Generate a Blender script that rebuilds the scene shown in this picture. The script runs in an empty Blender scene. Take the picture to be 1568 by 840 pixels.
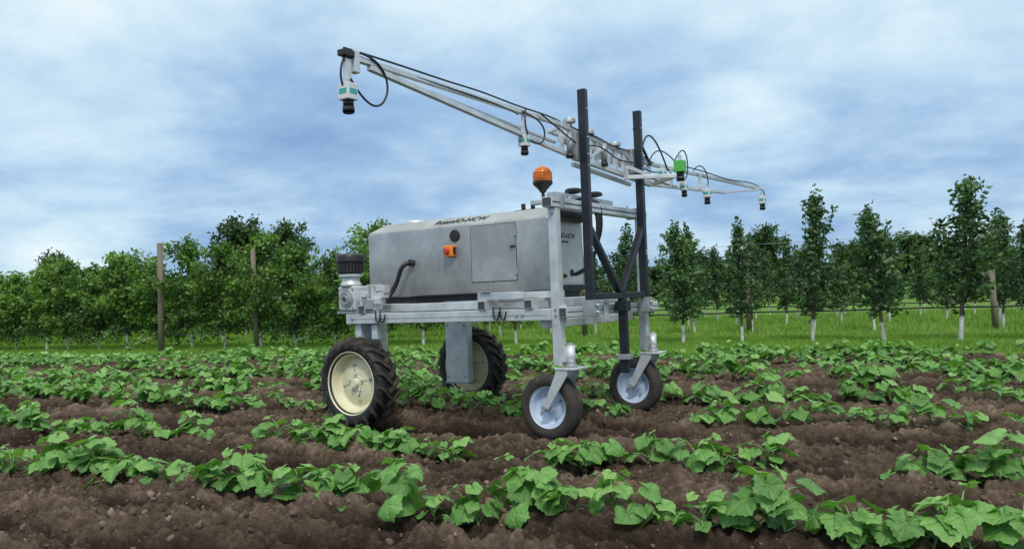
import bpy, bmesh, math, random
import numpy as np
from mathutils import Vector, Matrix, Euler
random.seed(7); rng=np.random.default_rng(11)
scene=bpy.context.scene
COL=scene.collection
# ------------------------------------------------------------------ helpers
def nodes_of(name):
    m=bpy.data.materials.new(name); m.use_nodes=True
    nt=m.node_tree; b=nt.nodes['Principled BSDF']
    return m,nt,b
def ramp(nt,fac,stops,interp='LINEAR'):
    r=nt.nodes.new('ShaderNodeValToRGB'); cr=r.color_ramp; cr.interpolation=interp
    while len(cr.elements)<len(stops): cr.elements.new(.5)
    for e,(p,c) in zip(cr.elements,stops):
        e.position=p; e.color=(c[0],c[1],c[2],1) if not isinstance(c,(int,float)) else (c,c,c,1)
    nt.links.new(fac,r.inputs[0]); return r.outputs[0]
def noise(nt,scale,detail=4,rough=.55,vec=None,dist=0.):
    n=nt.nodes.new('ShaderNodeTexNoise'); n.inputs['Scale'].default_value=scale
    n.inputs['Detail'].default_value=detail; n.inputs['Roughness'].default_value=rough
    n.inputs['Distortion'].default_value=dist
    if vec is not None: nt.links.new(vec,n.inputs['Vector'])
    return n.outputs['Fac']
def objco(nt,scale=None):
    t=nt.nodes.new('ShaderNodeTexCoord'); o=t.outputs['Object']
    if scale:
        m=nt.nodes.new('ShaderNodeMapping'); m.inputs['Scale'].default_value=scale
        nt.links.new(o,m.inputs['Vector']); o=m.outputs[0]
    return o
def geopos(nt,scale=None):
    t=nt.nodes.new('ShaderNodeNewGeometry'); o=t.outputs['Position']
    if scale:
        m=nt.nodes.new('ShaderNodeMapping'); m.inputs['Scale'].default_value=scale
        nt.links.new(o,m.inputs['Vector']); o=m.outputs[0]
    return o
def bump(nt,b,h,strength,dist=.01):
    n=nt.nodes.new('ShaderNodeBump'); n.inputs['Strength'].default_value=strength
    n.inputs['Distance'].default_value=dist
    nt.links.new(h,n.inputs['Height']); nt.links.new(n.outputs[0],b.inputs['Normal'])
def mathn(nt,op,a,b=None,c=None):
    n=nt.nodes.new('ShaderNodeMath'); n.operation=op
    for i,v in enumerate((a,b,c)):
        if v is None: continue
        if isinstance(v,(int,float)): n.inputs[i].default_value=v
        else: nt.links.new(v,n.inputs[i])
    return n.outputs[0]
def mixc(nt,f,a,b,mode='MIX'):
    n=nt.nodes.new('ShaderNodeMix'); n.data_type='RGBA'; n.blend_type=mode
    ins=[n.inputs[0],n.inputs[6],n.inputs[7]]
    for i,v in zip(ins,(f,a,b)):
        if isinstance(v,(int,float)): i.default_value=v
        elif isinstance(v,tuple): i.default_value=(v[0],v[1],v[2],1)
        else: nt.links.new(v,i)
    return n.outputs[2]
def attr(nt,name):
    a=nt.nodes.new('ShaderNodeAttribute'); a.attribute_name=name; return a.outputs['Fac']
def varied(name,c1,c2,scale=6,rough=(.4,.6),metal=0.,bmp=0.,stretch=None):
    m,nt,b=nodes_of(name)
    v=objco(nt,stretch)
    f=noise(nt,scale,6,.6,v)
    nt.links.new(ramp(nt,f,[(.3,c1),(.7,c2)]),b.inputs['Base Color'])
    nt.links.new(ramp(nt,noise(nt,scale*2.3,5,.6,v),[(.3,rough[0]),(.7,rough[1])]),b.inputs['Roughness'])
    b.inputs['Metallic'].default_value=metal
    if bmp: bump(nt,b,noise(nt,scale*8,5,.6,v),bmp,.003)
    return m
# ------------------------------------------------------------------ materials
M={}
M['alu']=varied('galvanised_aluminium',(.52,.54,.55),(.76,.78,.79),9,(.30,.48),.40,.05)
M['alu_d']=varied('dull_aluminium',(.28,.30,.31),(.46,.48,.49),12,(.4,.6),.5,.1)
M['black']=varied('black_painted_steel',(.010,.012,.017),(.022,.026,.034),7,(.28,.45),0,.05)
M['rubberb']=varied('black_cable_rubber',(.01,.01,.011),(.02,.02,.022),20,(.4,.6))
M['plastic']=varied('black_plastic',(.012,.012,.013),(.028,.028,.03),20,(.35,.5))
M['groove']=varied('profile_groove_shadow',(.04,.045,.05),(.08,.085,.09),20,(.5,.7))
M['cream']=varied('cream_rim_paint',(.70,.66,.44),(.80,.76,.54),5,(.3,.5),0,.02)
M['bluewhite']=varied('pale_blue_rim_paint',(.44,.53,.68),(.62,.70,.82),9,(.3,.5),0,.02)
M['orange']=varied('orange_plastic',(.85,.22,.02),(.95,.30,.03),9,(.3,.4))
M['red']=varied('red_button',(.4,.03,.02),(.5,.05,.03),9,(.3,.4))
M['white']=varied('white_plastic',(.62,.64,.65),(.75,.77,.78),9,(.35,.5))
M['teal']=varied('teal_label',(.03,.35,.33),(.05,.45,.4),9,(.35,.5))
M['green']=varied('green_label',(.08,.42,.06),(.12,.50,.1),9,(.35,.5))
M['yellow']=varied('yellow_label',(.7,.55,.03),(.8,.65,.05),9,(.35,.5))
M['ink']=varied('label_ink',(.015,.02,.035),(.03,.035,.05),9,(.5,.6))
M['glass']=varied('lens_glass',(.01,.01,.015),(.02,.02,.03),9,(.05,.1))
# brushed steel body
m,nt,b=nodes_of('brushed_steel_panel'); M['steel']=m
v=objco(nt)
f1=noise(nt,2.2,7,.66,v,.6); f2=noise(nt,260,2,.5,objco(nt,(1,1,.02)))
c=ramp(nt,f1,[(.30,(.27,.28,.27)),(.5,(.39,.40,.39)),(.70,(.56,.57,.56))])
c=mixc(nt,.18,c,ramp(nt,f2,[(.3,(.28,.28,.28)),(.7,(.62,.62,.62))]))
c=mixc(nt,ramp(nt,noise(nt,9,6,.7,v),[(.58,0.),(.70,.4)]),c,(.20,.20,.19))
nt.links.new(c,b.inputs['Base Color']); b.inputs['Metallic'].default_value=.5
nt.links.new(ramp(nt,noise(nt,5,5,.6,v),[(.3,.28),(.7,.50)]),b.inputs['Roughness'])
# beacon
m,nt,b=nodes_of('amber_beacon_lens'); M['beacon']=m
nt.links.new(ramp(nt,noise(nt,20,2,.5,objco(nt)),[(.3,(.9,.17,.01)),(.7,(1.,.26,.02))]),b.inputs['Base Color'])
b.inputs['Roughness'].default_value=.15; b.inputs['Subsurface Weight'].default_value=.3
b.inputs['Subsurface Radius'].default_value=(.03,.01,.004)
# tyre
m,nt,b=nodes_of('tyre_rubber'); M['tyre']=m
v=objco(nt)
f=noise(nt,14,6,.65,v)
nt.links.new(ramp(nt,f,[(.35,(.010,.010,.011)),(.6,(.022,.021,.02)),(.8,(.10,.075,.055))]),b.inputs['Base Color'])
b.inputs['Roughness'].default_value=.6; bump(nt,b,noise(nt,90,4,.6,v),.25,.002)
m,nt,b=nodes_of('tyre_tread_dusty'); M['tread']=m
f=noise(nt,10,6,.65,objco(nt))
nt.links.new(ramp(nt,f,[(.3,(.022,.020,.019)),(.58,(.05,.042,.034)),(.74,(.17,.12,.085))]),b.inputs['Base Color'])
b.inputs['Roughness'].default_value=.8
# wood post
m,nt,b=nodes_of('weathered_wood'); M['wood']=m
f=noise(nt,12,6,.65,objco(nt,(1,1,.08)))
nt.links.new(ramp(nt,f,[(.3,(.10,.08,.06)),(.7,(.26,.22,.17))]),b.inputs['Base Color'])
b.inputs['Roughness'].default_value=.85; bump(nt,b,f,.5,.01)
# bark + white paint on the low trunk
m,nt,b=nodes_of('apple_bark'); M['bark']=m
n=noise(nt,18,5,.65,objco(nt,(1,1,.4)))
bark=ramp(nt,n,[(.3,(.05,.04,.03)),(.7,(.16,.13,.10))])
sep=nt.nodes.new('ShaderNodeSeparateXYZ'); nt.links.new(objco(nt),sep.inputs[0])
h=mathn(nt,'ADD',sep.outputs[2],mathn(nt,'MULTIPLY',n,.22))
paint=mathn(nt,'LESS_THAN',h,.46)
nt.links.new(mixc(nt,paint,bark,ramp(nt,n,[(.4,(.42,.42,.38)),(.6,(.68,.68,.64))])),b.inputs['Base Color'])
b.inputs['Roughness'].default_value=.85
def leafmat(name,dark,mid,lite,trans,rough=.5,spec=.5,vein=False):
    m,nt,b=nodes_of(name)
    oi=nt.nodes.new('ShaderNodeObjectInfo')
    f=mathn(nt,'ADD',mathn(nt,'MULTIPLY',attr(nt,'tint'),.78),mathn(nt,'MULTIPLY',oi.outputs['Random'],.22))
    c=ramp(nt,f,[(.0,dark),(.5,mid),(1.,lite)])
    if vein:
        ve=attr(nt,'vein')
        vf=mathn(nt,'MULTIPLY',mathn(nt,'POWER',ve,2.5),.55)
        nz=noise(nt,60,5,.65,objco(nt))
        c=mixc(nt,ramp(nt,nz,[(.40,0.),(.64,.5)]),c,mixc(nt,1.,c,(.55,.62,.5),'MULTIPLY'))
        c=mixc(nt,vf,c,(.46,.58,.26))
        bump(nt,b,mathn(nt,'ADD',noise(nt,80,4,.6,objco(nt)),mathn(nt,'MULTIPLY',ve,-.6)),.8,.007)
    nt.links.new(c,b.inputs['Base Color'])
    b.inputs['Roughness'].default_value=rough; b.inputs['Specular IOR Level'].default_value=spec
    tr=nt.nodes.new('ShaderNodeBsdfTranslucent'); nt.links.new(mixc(nt,1.,c,(1.3,1.5,.5),'MULTIPLY'),tr.inputs[0])
    mx=nt.nodes.new('ShaderNodeMixShader'); mx.inputs[0].default_value=trans
    nt.links.new(b.outputs[0],mx.inputs[1]); nt.links.new(tr.outputs[0],mx.inputs[2])
    nt.links.new(mx.outputs[0],nt.nodes['Material Output'].inputs[0])
    return m
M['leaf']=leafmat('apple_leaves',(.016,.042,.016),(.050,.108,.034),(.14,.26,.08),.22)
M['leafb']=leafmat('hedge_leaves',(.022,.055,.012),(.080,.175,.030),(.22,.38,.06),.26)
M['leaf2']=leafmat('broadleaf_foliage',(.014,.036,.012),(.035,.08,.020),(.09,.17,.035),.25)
M['cuke']=leafmat('cucumber_leaf',(.06,.17,.03),(.175,.40,.085),(.36,.60,.17),.24,.42,.5,True)
M['grass']=leafmat('grass_blades',(.07,.15,.02),(.17,.32,.045),(.36,.50,.10),.3,.6,.3)
M['stem']=varied('cucumber_stem',(.13,.25,.08),(.22,.38,.13),20,(.5,.6))
# ------------------------------------------------------------------ mesh helpers
def mkobj(name,mesh,parent=None,mats=()):
    o=bpy.data.objects.new(name,mesh); COL.objects.link(o)
    for mm in mats: mesh.materials.append(mm)
    if parent: o.parent=parent
    return o
def empty(name,loc=(0,0,0),rotz=0):
    o=bpy.data.objects.new(name,None); COL.objects.link(o); o.location=loc; o.rotation_euler[2]=rotz
    o.empty_display_size=.1; return o
def from_bm(name,bm,parent,mat,smooth=False):
    me=bpy.data.meshes.new(name); bm.to_mesh(me); bm.free()
    if smooth: me.polygons.foreach_set('use_smooth',[True]*len(me.polygons))
    return mkobj(name,me,parent,[mat] if not isinstance(mat,(list,tuple)) else mat)
def box(name,u,v,z,mat,parent,bev=.004,rot=None):
    bm=bmesh.new(); bmesh.ops.create_cube(bm,size=1)
    s=Vector((abs(u[1]-u[0]),abs(v[1]-v[0]),abs(z[1]-z[0])))
    for q in bm.verts: q.co=Vector((q.co.x*s.x,q.co.y*s.y,q.co.z*s.z))
    if bev and min(s)>bev*2.2: bmesh.ops.bevel(bm,geom=list(bm.edges),offset=bev,segments=2,affect='EDGES',profile=.5)
    o=from_bm(name,bm,parent,mat)
    o.location=((u[0]+u[1])/2,(v[0]+v[1])/2,(z[0]+z[1])/2)
    if rot: o.rotation_euler=rot
    return o
def bar(name,p1,p2,w,h,mat,parent,bev=.004,up=(0,0,1)):
    p1=Vector(p1);p2=Vector(p2); d=p2-p1; L=d.length; x=d.normalized()
    upv=Vector(up)
    if abs(x.dot(upv))>.98: upv=Vector((1,0,0))
    y=upv.cross(x).normalized(); zz=x.cross(y)
    bm=bmesh.new(); bmesh.ops.create_cube(bm,size=1)
    for q in bm.verts: q.co=Vector((q.co.x*L,q.co.y*w,q.co.z*h))
    if bev: bmesh.ops.bevel(bm,geom=list(bm.edges),offset=min(bev,w*.3,h*.3),segments=2,affect='EDGES',profile=.5)
    mt=Matrix((x,y,zz)).transposed().to_4x4(); mt.translation=(p1+p2)/2
    bm.transform(mt)
    return from_bm(name,bm,parent,mat)
def cyl(name,p1,p2,r,mat,parent,r2=None,seg=24,bev=0):
    p1=Vector(p1);p2=Vector(p2); d=p2-p1
    bm=bmesh.new(); bmesh.ops.create_cone(bm,cap_ends=True,segments=seg,radius1=r,radius2=r if r2 is None else r2,depth=d.length)
    if bev:
        e=[e for e in bm.edges if all(abs(abs(q.co.z)-d.length/2)<1e-6 for q in e.verts)]
        bmesh.ops.bevel(bm,geom=e,offset=bev,segments=2,affect='EDGES')
    mt=d.to_track_quat('Z','Y').to_matrix().to_4x4(); mt.translation=(p1+p2)/2
    bm.transform(mt); 
    for f in bm.faces: f.smooth=len(f.verts)==4
    return from_bm(name,bm,parent,mat)
def lathe(name,prof,mat,parent,loc=(0,0,0),axis='Y',seg=64,smooth=True):
    n=len(prof); vs=[]; fs=[]
    for i in range(seg):
        t=2*math.pi*i/seg; c,s=math.cos(t),math.sin(t)
        for r,a in prof:
            vs.append((r*c,a,r*s) if axis=='Y' else (r*c,r*s,a))
    for i in range(seg):
        j=(i+1)%seg
        for k in range(n-1):
            fs.append((i*n+k,i*n+k+1,j*n+k+1,j*n+k))
    me=bpy.data.meshes.new(name); me.from_pydata(vs,[],fs)
    bm=bmesh.new(); bm.from_mesh(me); bmesh.ops.remove_doubles(bm,verts=bm.verts,dist=1e-5)
    bmesh.ops.recalc_face_normals(bm,faces=bm.faces); bm.to_mesh(me); bm.free()
    if smooth:
        me.polygons.foreach_set('use_smooth',[True]*len(me.polygons))
        try: me.set_sharp_from_angle(angle=math.radians(35))
        except Exception: pass
    o=mkobj(name,me,parent,[mat]); o.location=loc; return o
def cable(name,pts,r,parent,mat=None):
    cu=bpy.data.curves.new(name,'CURVE'); cu.dimensions='3D'; cu.bevel_depth=r; cu.bevel_resolution=3; cu.use_fill_caps=True
    sp=cu.splines.new('NURBS'); sp.points.add(len(pts)-1)
    for q,p in zip(sp.points,pts): q.co=(*p,1)
    sp.use_endpoint_u=True; sp.order_u=4 if len(pts)>3 else 3; sp.resolution_u=8
    o=bpy.data.objects.new(name,cu); COL.objects.link(o); cu.materials.append(mat or M['rubberb']); o.parent=parent; return o
def text(name,body,size,loc,rot,parent,mat,ext=.0008):
    cu=bpy.data.curves.new(name,'FONT'); cu.body=body; cu.size=size; cu.extrude=ext; cu.shear=.25; cu.offset=.001
    o=bpy.data.objects.new(name,cu); COL.objects.link(o); cu.materials.append(mat); o.parent=parent
    o.location=loc; o.rotation_euler=rot; return o
# ------------------------------------------------------------------ noise in numpy
TAB=rng.random((256,256))
def vnoise(x,y):
    xi=np.floor(x).astype(int); yi=np.floor(y).astype(int); fx=x-xi; fy=y-yi
    fx=fx*fx*(3-2*fx); fy=fy*fy*(3-2*fy)
    g=lambda a,b: TAB[a&255,b&255]
    return (g(xi,yi)*(1-fx)+g(xi+1,yi)*fx)*(1-fy)+(g(xi,yi+1)*(1-fx)+g(xi+1,yi+1)*fx)*fy
def fbm(x,y,o=4,g=.5):
    s=0;a=1;t=0
    for i in range(o):
        s=s+a*vnoise(x+17.3*i,y-9.1*i); t+=a; a*=g; x=x*2.03; y=y*2.03
    return s/t
ROWS=[-2.2,-.94,.62,1.85,3.1,4.3,5.4,6.35]
EDGE=6.7
def height(x,y,crest=False):
    x=np.asarray(x,float); y=np.asarray(y,float)
    ry=y+.06*(fbm(x*.7,y*.2+5,2)-.5)
    z=np.zeros_like(x)
    for r in ROWS: z+= .045*np.exp(-((ry-r)/.22)**2)
    z+= .10*(fbm(x*.35,ry*3.2,3)-.5)
    f1=np.clip(1-np.abs(fbm(x*.22+4,ry*2.6,2)-.5)*15,0,1); f2=np.clip(1-np.abs(fbm(x*.35+40,ry*5.+9,2)-.5)*11,0,1)
    z-= .085*f1+.06*f2
    cl=fbm(x*5.5,y*7,4,.62); a1=.14*(cl-.5)
    c2=np.abs(fbm(x*15+3,y*16,3,.6)-.5); a2= -.16*c2+.020
    a3= .026*(vnoise(x*37,y*41)-.5)*(cl*1.6)
    lump=np.clip(vnoise(x*13+7,y*14-3)-.62,0,1)**.5*.04*np.clip((fbm(x*1.3,y*2.,2)-.38)*6,0,1)
    fade=1/(1+np.exp(np.clip((y-EDGE+.05)/.06,-50,50)))
    damp=1/(1+np.maximum(0,y-2)*.25)
    z=(z+(a1+a2+a3+lump)*damp)*fade + (1-fade)*(.03+.03*(fbm(x*.5,y*.5,3)-.5))
    far=np.clip((np.hypot(x,y)-14)/10,0,1)
    z=z*(1-far)
    if crest: return z,np.clip(.5+(a1*3.2+a2*7+a3*9+lump*7-.9*(.085*f1+.06*f2)*8),0,1)
    return z
# ------------------------------------------------------------------ ground sheet
def axis_coords(a,b,steps,grow=1.25,lim=320):
    c=[a]
    while c[-1]<b: c.append(c[-1]+steps(c[-1]))
    lo=[c[0]];hi=[c[-1]]; s=steps(c[0])
    while lo[-1]>-lim: s*=grow; lo.append(lo[-1]-s)
    s=steps(c[-1])
    while hi[-1]<lim: s*=grow; hi.append(hi[-1]+s)
    return np.array(lo[1:][::-1]+c+hi[1:])
gx=axis_coords(-8,7,lambda t:.0135 if -2.5<t<5. else .03)
gy=axis_coords(-4.3,7.2,lambda t:.011 if t<-.4 else (.022 if t<3 else .05))
X,Y=np.meshgrid(gx,gy,indexing='ij'); Z,CR=height(X,Y,True)
nx,ny=len(gx),len(gy)
co=np.stack([X,Y,Z],-1).reshape(-1,3).astype(np.float32)
idx=np.arange(nx*ny).reshape(nx,ny)
q=np.stack([idx[:-1,:-1],idx[1:,:-1],idx[1:,1:],idx[:-1,1:]],-1).reshape(-1,4)
def np_mesh(name,co,q):
    me=bpy.data.meshes.new(name); me.vertices.add(len(co)); me.vertices.foreach_set('co',co.astype(np.float32).ravel())
    k=q.shape[1]; me.loops.add(q.size); me.loops.foreach_set('vertex_index',q.astype(np.int32).ravel())
    me.polygons.add(len(q)); me.polygons.foreach_set('loop_start',np.arange(0,q.size,k,dtype=np.int32))
    me.polygons.foreach_set('loop_total',np.full(len(q),k,dtype=np.int32))
    me.update(calc_edges=True); return me
gm=np_mesh('ground',co,q); gm.polygons.foreach_set('use_smooth',np.ones(len(q),bool))
a=gm.attributes.new('crest','FLOAT','POINT'); a.data.foreach_set('value',CR.ravel().astype(np.float32))
m,nt,b=nodes_of('soil_and_grass')
P=geopos(nt)
f=noise(nt,2.6,8,.7,P); f2=noise(nt,34,6,.75,P); f3=noise(nt,.7,3,.5,geopos(nt,(.4,2.5,1)))
mix=mathn(nt,'ADD',mathn(nt,'MULTIPLY',f,.28),mathn(nt,'ADD',mathn(nt,'MULTIPLY',f2,.26),mathn(nt,'MULTIPLY',f3,.24)))
mix=mathn(nt,'ADD',mix,mathn(nt,'MULTIPLY',attr(nt,'crest'),.22))    # crevice shade painted into the colour: hollows darker, dry crests paler
soil=ramp(nt,mix,[(.37,(.026,.018,.013)),(.46,(.080,.055,.038)),(.54,(.185,.130,.090)),(.63,(.40,.305,.225))])
gr=ramp(nt,mathn(nt,'ADD',mathn(nt,'MULTIPLY',noise(nt,1.3,6,.6,geopos(nt,(.5,1.5,1))),.6),mathn(nt,'MULTIPLY',noise(nt,25,4,.6,P),.4)),
  [(.36,(.07,.14,.025)),(.5,(.14,.26,.045)),(.64,(.26,.38,.08))])
sep=nt.nodes.new('ShaderNodeSeparateXYZ'); nt.links.new(P,sep.inputs[0])
yy=mathn(nt,'ADD',sep.outputs[1],mathn(nt,'MULTIPLY',mathn(nt,'SUBTRACT',noise(nt,2.5,5,.6,P),.5),.9))
mr=nt.nodes.new('ShaderNodeMapRange'); mr.inputs['From Min'].default_value=EDGE-.1; mr.inputs['From Max'].default_value=EDGE+.1
nt.links.new(yy,mr.inputs['Value'])
nt.links.new(mixc(nt,mr.outputs[0],soil,gr),b.inputs['Base Color'])
b.inputs['Roughness'].default_value=.95; b.inputs['Specular IOR Level'].default_value=.15
bump(nt,b,mathn(nt,'ADD',noise(nt,60,8,.75,P),mathn(nt,'MULTIPLY',noise(nt,18,6,.7,P),1.5)),1.,.03)
mkobj('ground',gm,None,[m])
# ------------------------------------------------------------------ soil clods
def icos(sub):
    bm=bmesh.new(); bmesh.ops.create_icosphere(bm,subdivisions=sub,radius=1)
    v=np.array([q.co[:] for q in bm.verts]); f=np.array([[a.index for a in g.verts] for g in bm.faces]); bm.free(); return v,f
iv,jf=icos(2)
NC=42000; BASES=60
variants=[]
for i in range(BASES):
    rr=1+.6*(rng.random(len(iv))-.5)
    R=np.array(Euler((rng.uniform(0,6),rng.uniform(0,6),rng.uniform(0,6))).to_matrix())
    variants.append((iv*rr[:,None]*np.array([1,.8,.62]))@R.T)
variants=np.array(variants)
cx=rng.uniform(-8,6.5,NC); cy=-4.2+ (rng.random(NC)**1.6)*9
dens=fbm(cx*1.1,cy*2.2,3); kp=dens+rng.normal(0,.08,NC)>.44; cx=cx[kp];cy=cy[kp]; NC=len(cx)
s=.003+.0045*rng.random(NC)+.018*rng.random(NC)**7
cc=variants[rng.integers(0,BASES,NC)]*s[:,None,None]
cc[:,:,0]+=cx[:,None]; cc[:,:,1]+=cy[:,None]; cc[:,:,2]+=(height(cx,cy)+s*.2)[:,None]
ff=(jf[None]+(np.arange(NC)*len(iv))[:,None,None]).reshape(-1,3)
me=np_mesh('soil_clods',cc.reshape(-1,3),ff)
a=me.attributes.new('tint','FLOAT','POINT'); a.data.foreach_set('value',np.repeat(np.clip(rng.normal(.38,.17,NC),0,1),len(iv)).astype(np.float32))
m,nt,b=nodes_of('clod_soil'); f=mathn(nt,'ADD',mathn(nt,'MULTIPLY',noise(nt,9,5,.7,geopos(nt)),.4),mathn(nt,'MULTIPLY',attr(nt,'tint'),.6))
nt.links.new(ramp(nt,f,[(.25,(.06,.042,.029)),(.5,(.165,.118,.082)),(.85,(.40,.32,.25))]),b.inputs['Base Color']); b.inputs['Roughness'].default_value=.95
mkobj('soil_clods',me,None,[m])
# ------------------------------------------------------------------ cucumber plants
def leaf_geo(R,seed):
    r=np.random.default_rng(seed)
    NA,NR=40,6
    th=np.linspace(-math.pi,math.pi,NA,endpoint=False)
    lobes=.84+.085*np.cos(5*th)+.07*np.cos(th)
    lobes*=1+.04*np.cos(20*th)+.035*(r.random(NA)-.5)
    d=np.abs(np.abs(th)-math.pi); lobes*=1-.74*np.exp(-(d/.26)**2)
    vein=np.clip(np.cos(5*th),0,1)**3
    vs=[(0,0,0)];ve=[1.]
    cup=r.uniform(-.3,.7); tip=r.uniform(.1,.55); fold=r.uniform(-.15,.4); ph=r.uniform(0,6)
    for k in range(1,NR+1):
        f=k/NR
        for j in range(NA):
            rad=R*lobes[j]*f; x=rad*math.cos(th[j]); y=rad*math.sin(th[j])
            z=-cup*rad*rad/R*.5 - tip*max(x,0)**2/R*.6 + fold*abs(y)*.5
            z+= R*.085*f*(1-vein[j]) * (1 if f<.9 else .5)
            z+= R*.10*f*f*math.sin(3*th[j]+ph)
            vs.append((x,y,z)); ve.append(vein[j]*(1-.35*f))
    fs=[]
    for j in range(NA):
        j2=(j+1)%NA; fs.append((0,1+j,1+j2))
        for k in range(NR-1):
            a=1+k*NA; b2=1+(k+1)*NA; fs.append((a+j,b2+j,b2+j2,a+j2))
    return np.array(vs),fs,ve
def tube_geo(pts,r0,r1,seg=5):
    vs=[];fs=[]
    n=len(pts)
    for i,p in enumerate(pts):
        t=(Vector(pts[min(i+1,n-1)])-Vector(pts[max(i-1,0)])).normalized()
        a=t.orthogonal().normalized(); bb=t.cross(a); r=r0+(r1-r0)*i/(n-1)
        for k in range(seg):
            an=2*math.pi*k/seg; vs.append(tuple(Vector(p)+a*(r*math.cos(an))+bb*(r*math.sin(an))))
    for i in range(n-1):
        for k in range(seg):
            k2=(k+1)%seg; fs.append((i*seg+k,i*seg+k2,(i+1)*seg+k2,(i+1)*seg+k))
    return vs,fs
def cucumber(seed):
    r=random.Random(seed); V=[];F=[];mi=[];T=[];VE=[]
    def add(vs,fs,m,t,ve=None):
        o=len(V); V.extend(map(tuple,vs)); F.extend([tuple(a+o for a in f) for f in fs]); mi.extend([m]*len(fs)); T.extend([t]*len(vs)); VE.extend(ve if ve is not None else [0]*len(vs))
    nl=r.randint(9,15); H=r.uniform(.12,.21)
    lean=r.uniform(0,6.28); lx,ly=.08*math.cos(lean),.05*math.sin(lean)
    st=[(0,0,-.03),(lx*.3,ly*.3,H*.35),(lx,ly,H*.75)]
    add(*tube_geo(st,.005,.004),1,.5)
    for i in range(nl):
        f=(i+.5)/nl; az=i*2.4+r.uniform(-.5,.5)
        R=r.choice([r.uniform(.045,.065),r.uniform(.06,.088),r.uniform(.062,.096)])*(1.0 if f<.8 else .65)
        base=Vector((lx*f,ly*f,H*.7*f)); out=r.uniform(.04,.14)*(1.15-.6*f); zt=H*(.30+.72*f)+r.uniform(-.03,.05)
        tip=Vector((base.x+out*1.35*math.cos(az),base.y+out*.76*math.sin(az),zt))
        mid=(base+tip)/2+Vector((0,0,.03))
        add(*tube_geo([base,mid,tip],.0035,.0025),1,.5)
        vs,fs,ve=leaf_geo(R,seed*31+i)
        tilt=r.uniform(.1,1.0)*(1.1-.45*f)
        rot=Matrix.Rotation(az+r.uniform(-.6,.6),3,'Z')@Matrix.Rotation(tilt,3,'Y')@Matrix.Rotation(r.uniform(-.4,.4),3,'X')
        vs=vs@np.array(rot).T+np.array(tip)
        vs[:,2]=np.maximum(vs[:,2],.012)
        add(vs,fs,0,min(1,max(0,.12+.62*f+r.uniform(-.28,.28))),ve)
    me=bpy.data.meshes.new('cucumber_plant'); me.from_pydata(V,[],F)
    me.materials.append(M['cuke']); me.materials.append(M['stem'])
    me.polygons.foreach_set('material_index',mi); me.polygons.foreach_set('use_smooth',[True]*len(F))
    a=me.attributes.new('tint','FLOAT','POINT'); a.data.foreach_set('value',T)
    a=me.attributes.new('vein','FLOAT','POINT'); a.data.foreach_set('value',VE)
    return me
CUKES=[cucumber(100+i) for i in range(14)]
GAPS={-.94:[(-.80,-.12),(1.45,1.80),(3.30,3.78)],-2.2:[(2.02,2.14)],.62:[(2.2,2.5)]}
for ri,ry in enumerate(ROWS):
    row=empty('cucumber_row')
    r=random.Random(50+ri)
    x=-17.
    while x<8.5:
        x+=r.uniform(.14,.27) if ri>1 else r.uniform(.12,.24)
        if any(a<x<b2 for a,b2 in GAPS.get(ry,[])): continue
        if ri>1 and r.random()<.06: continue
        yv=ry+r.gauss(0,.025)
        o=bpy.data.objects.new('plant',r.choice(CUKES)); COL.objects.link(o); o.parent=row
        s_=r.uniform(.68,1.12)*(1.06 if ri==0 else 1)
        o.location=(x,yv,float(height(x,yv))-.005); o.rotation_euler=(0,0,r.choice([0,math.pi])+r.uniform(-.5,.5)); o.scale=(s_,s_*(.88 if ri>1 else .97),s_*r.uniform(.8,1.05))
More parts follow.
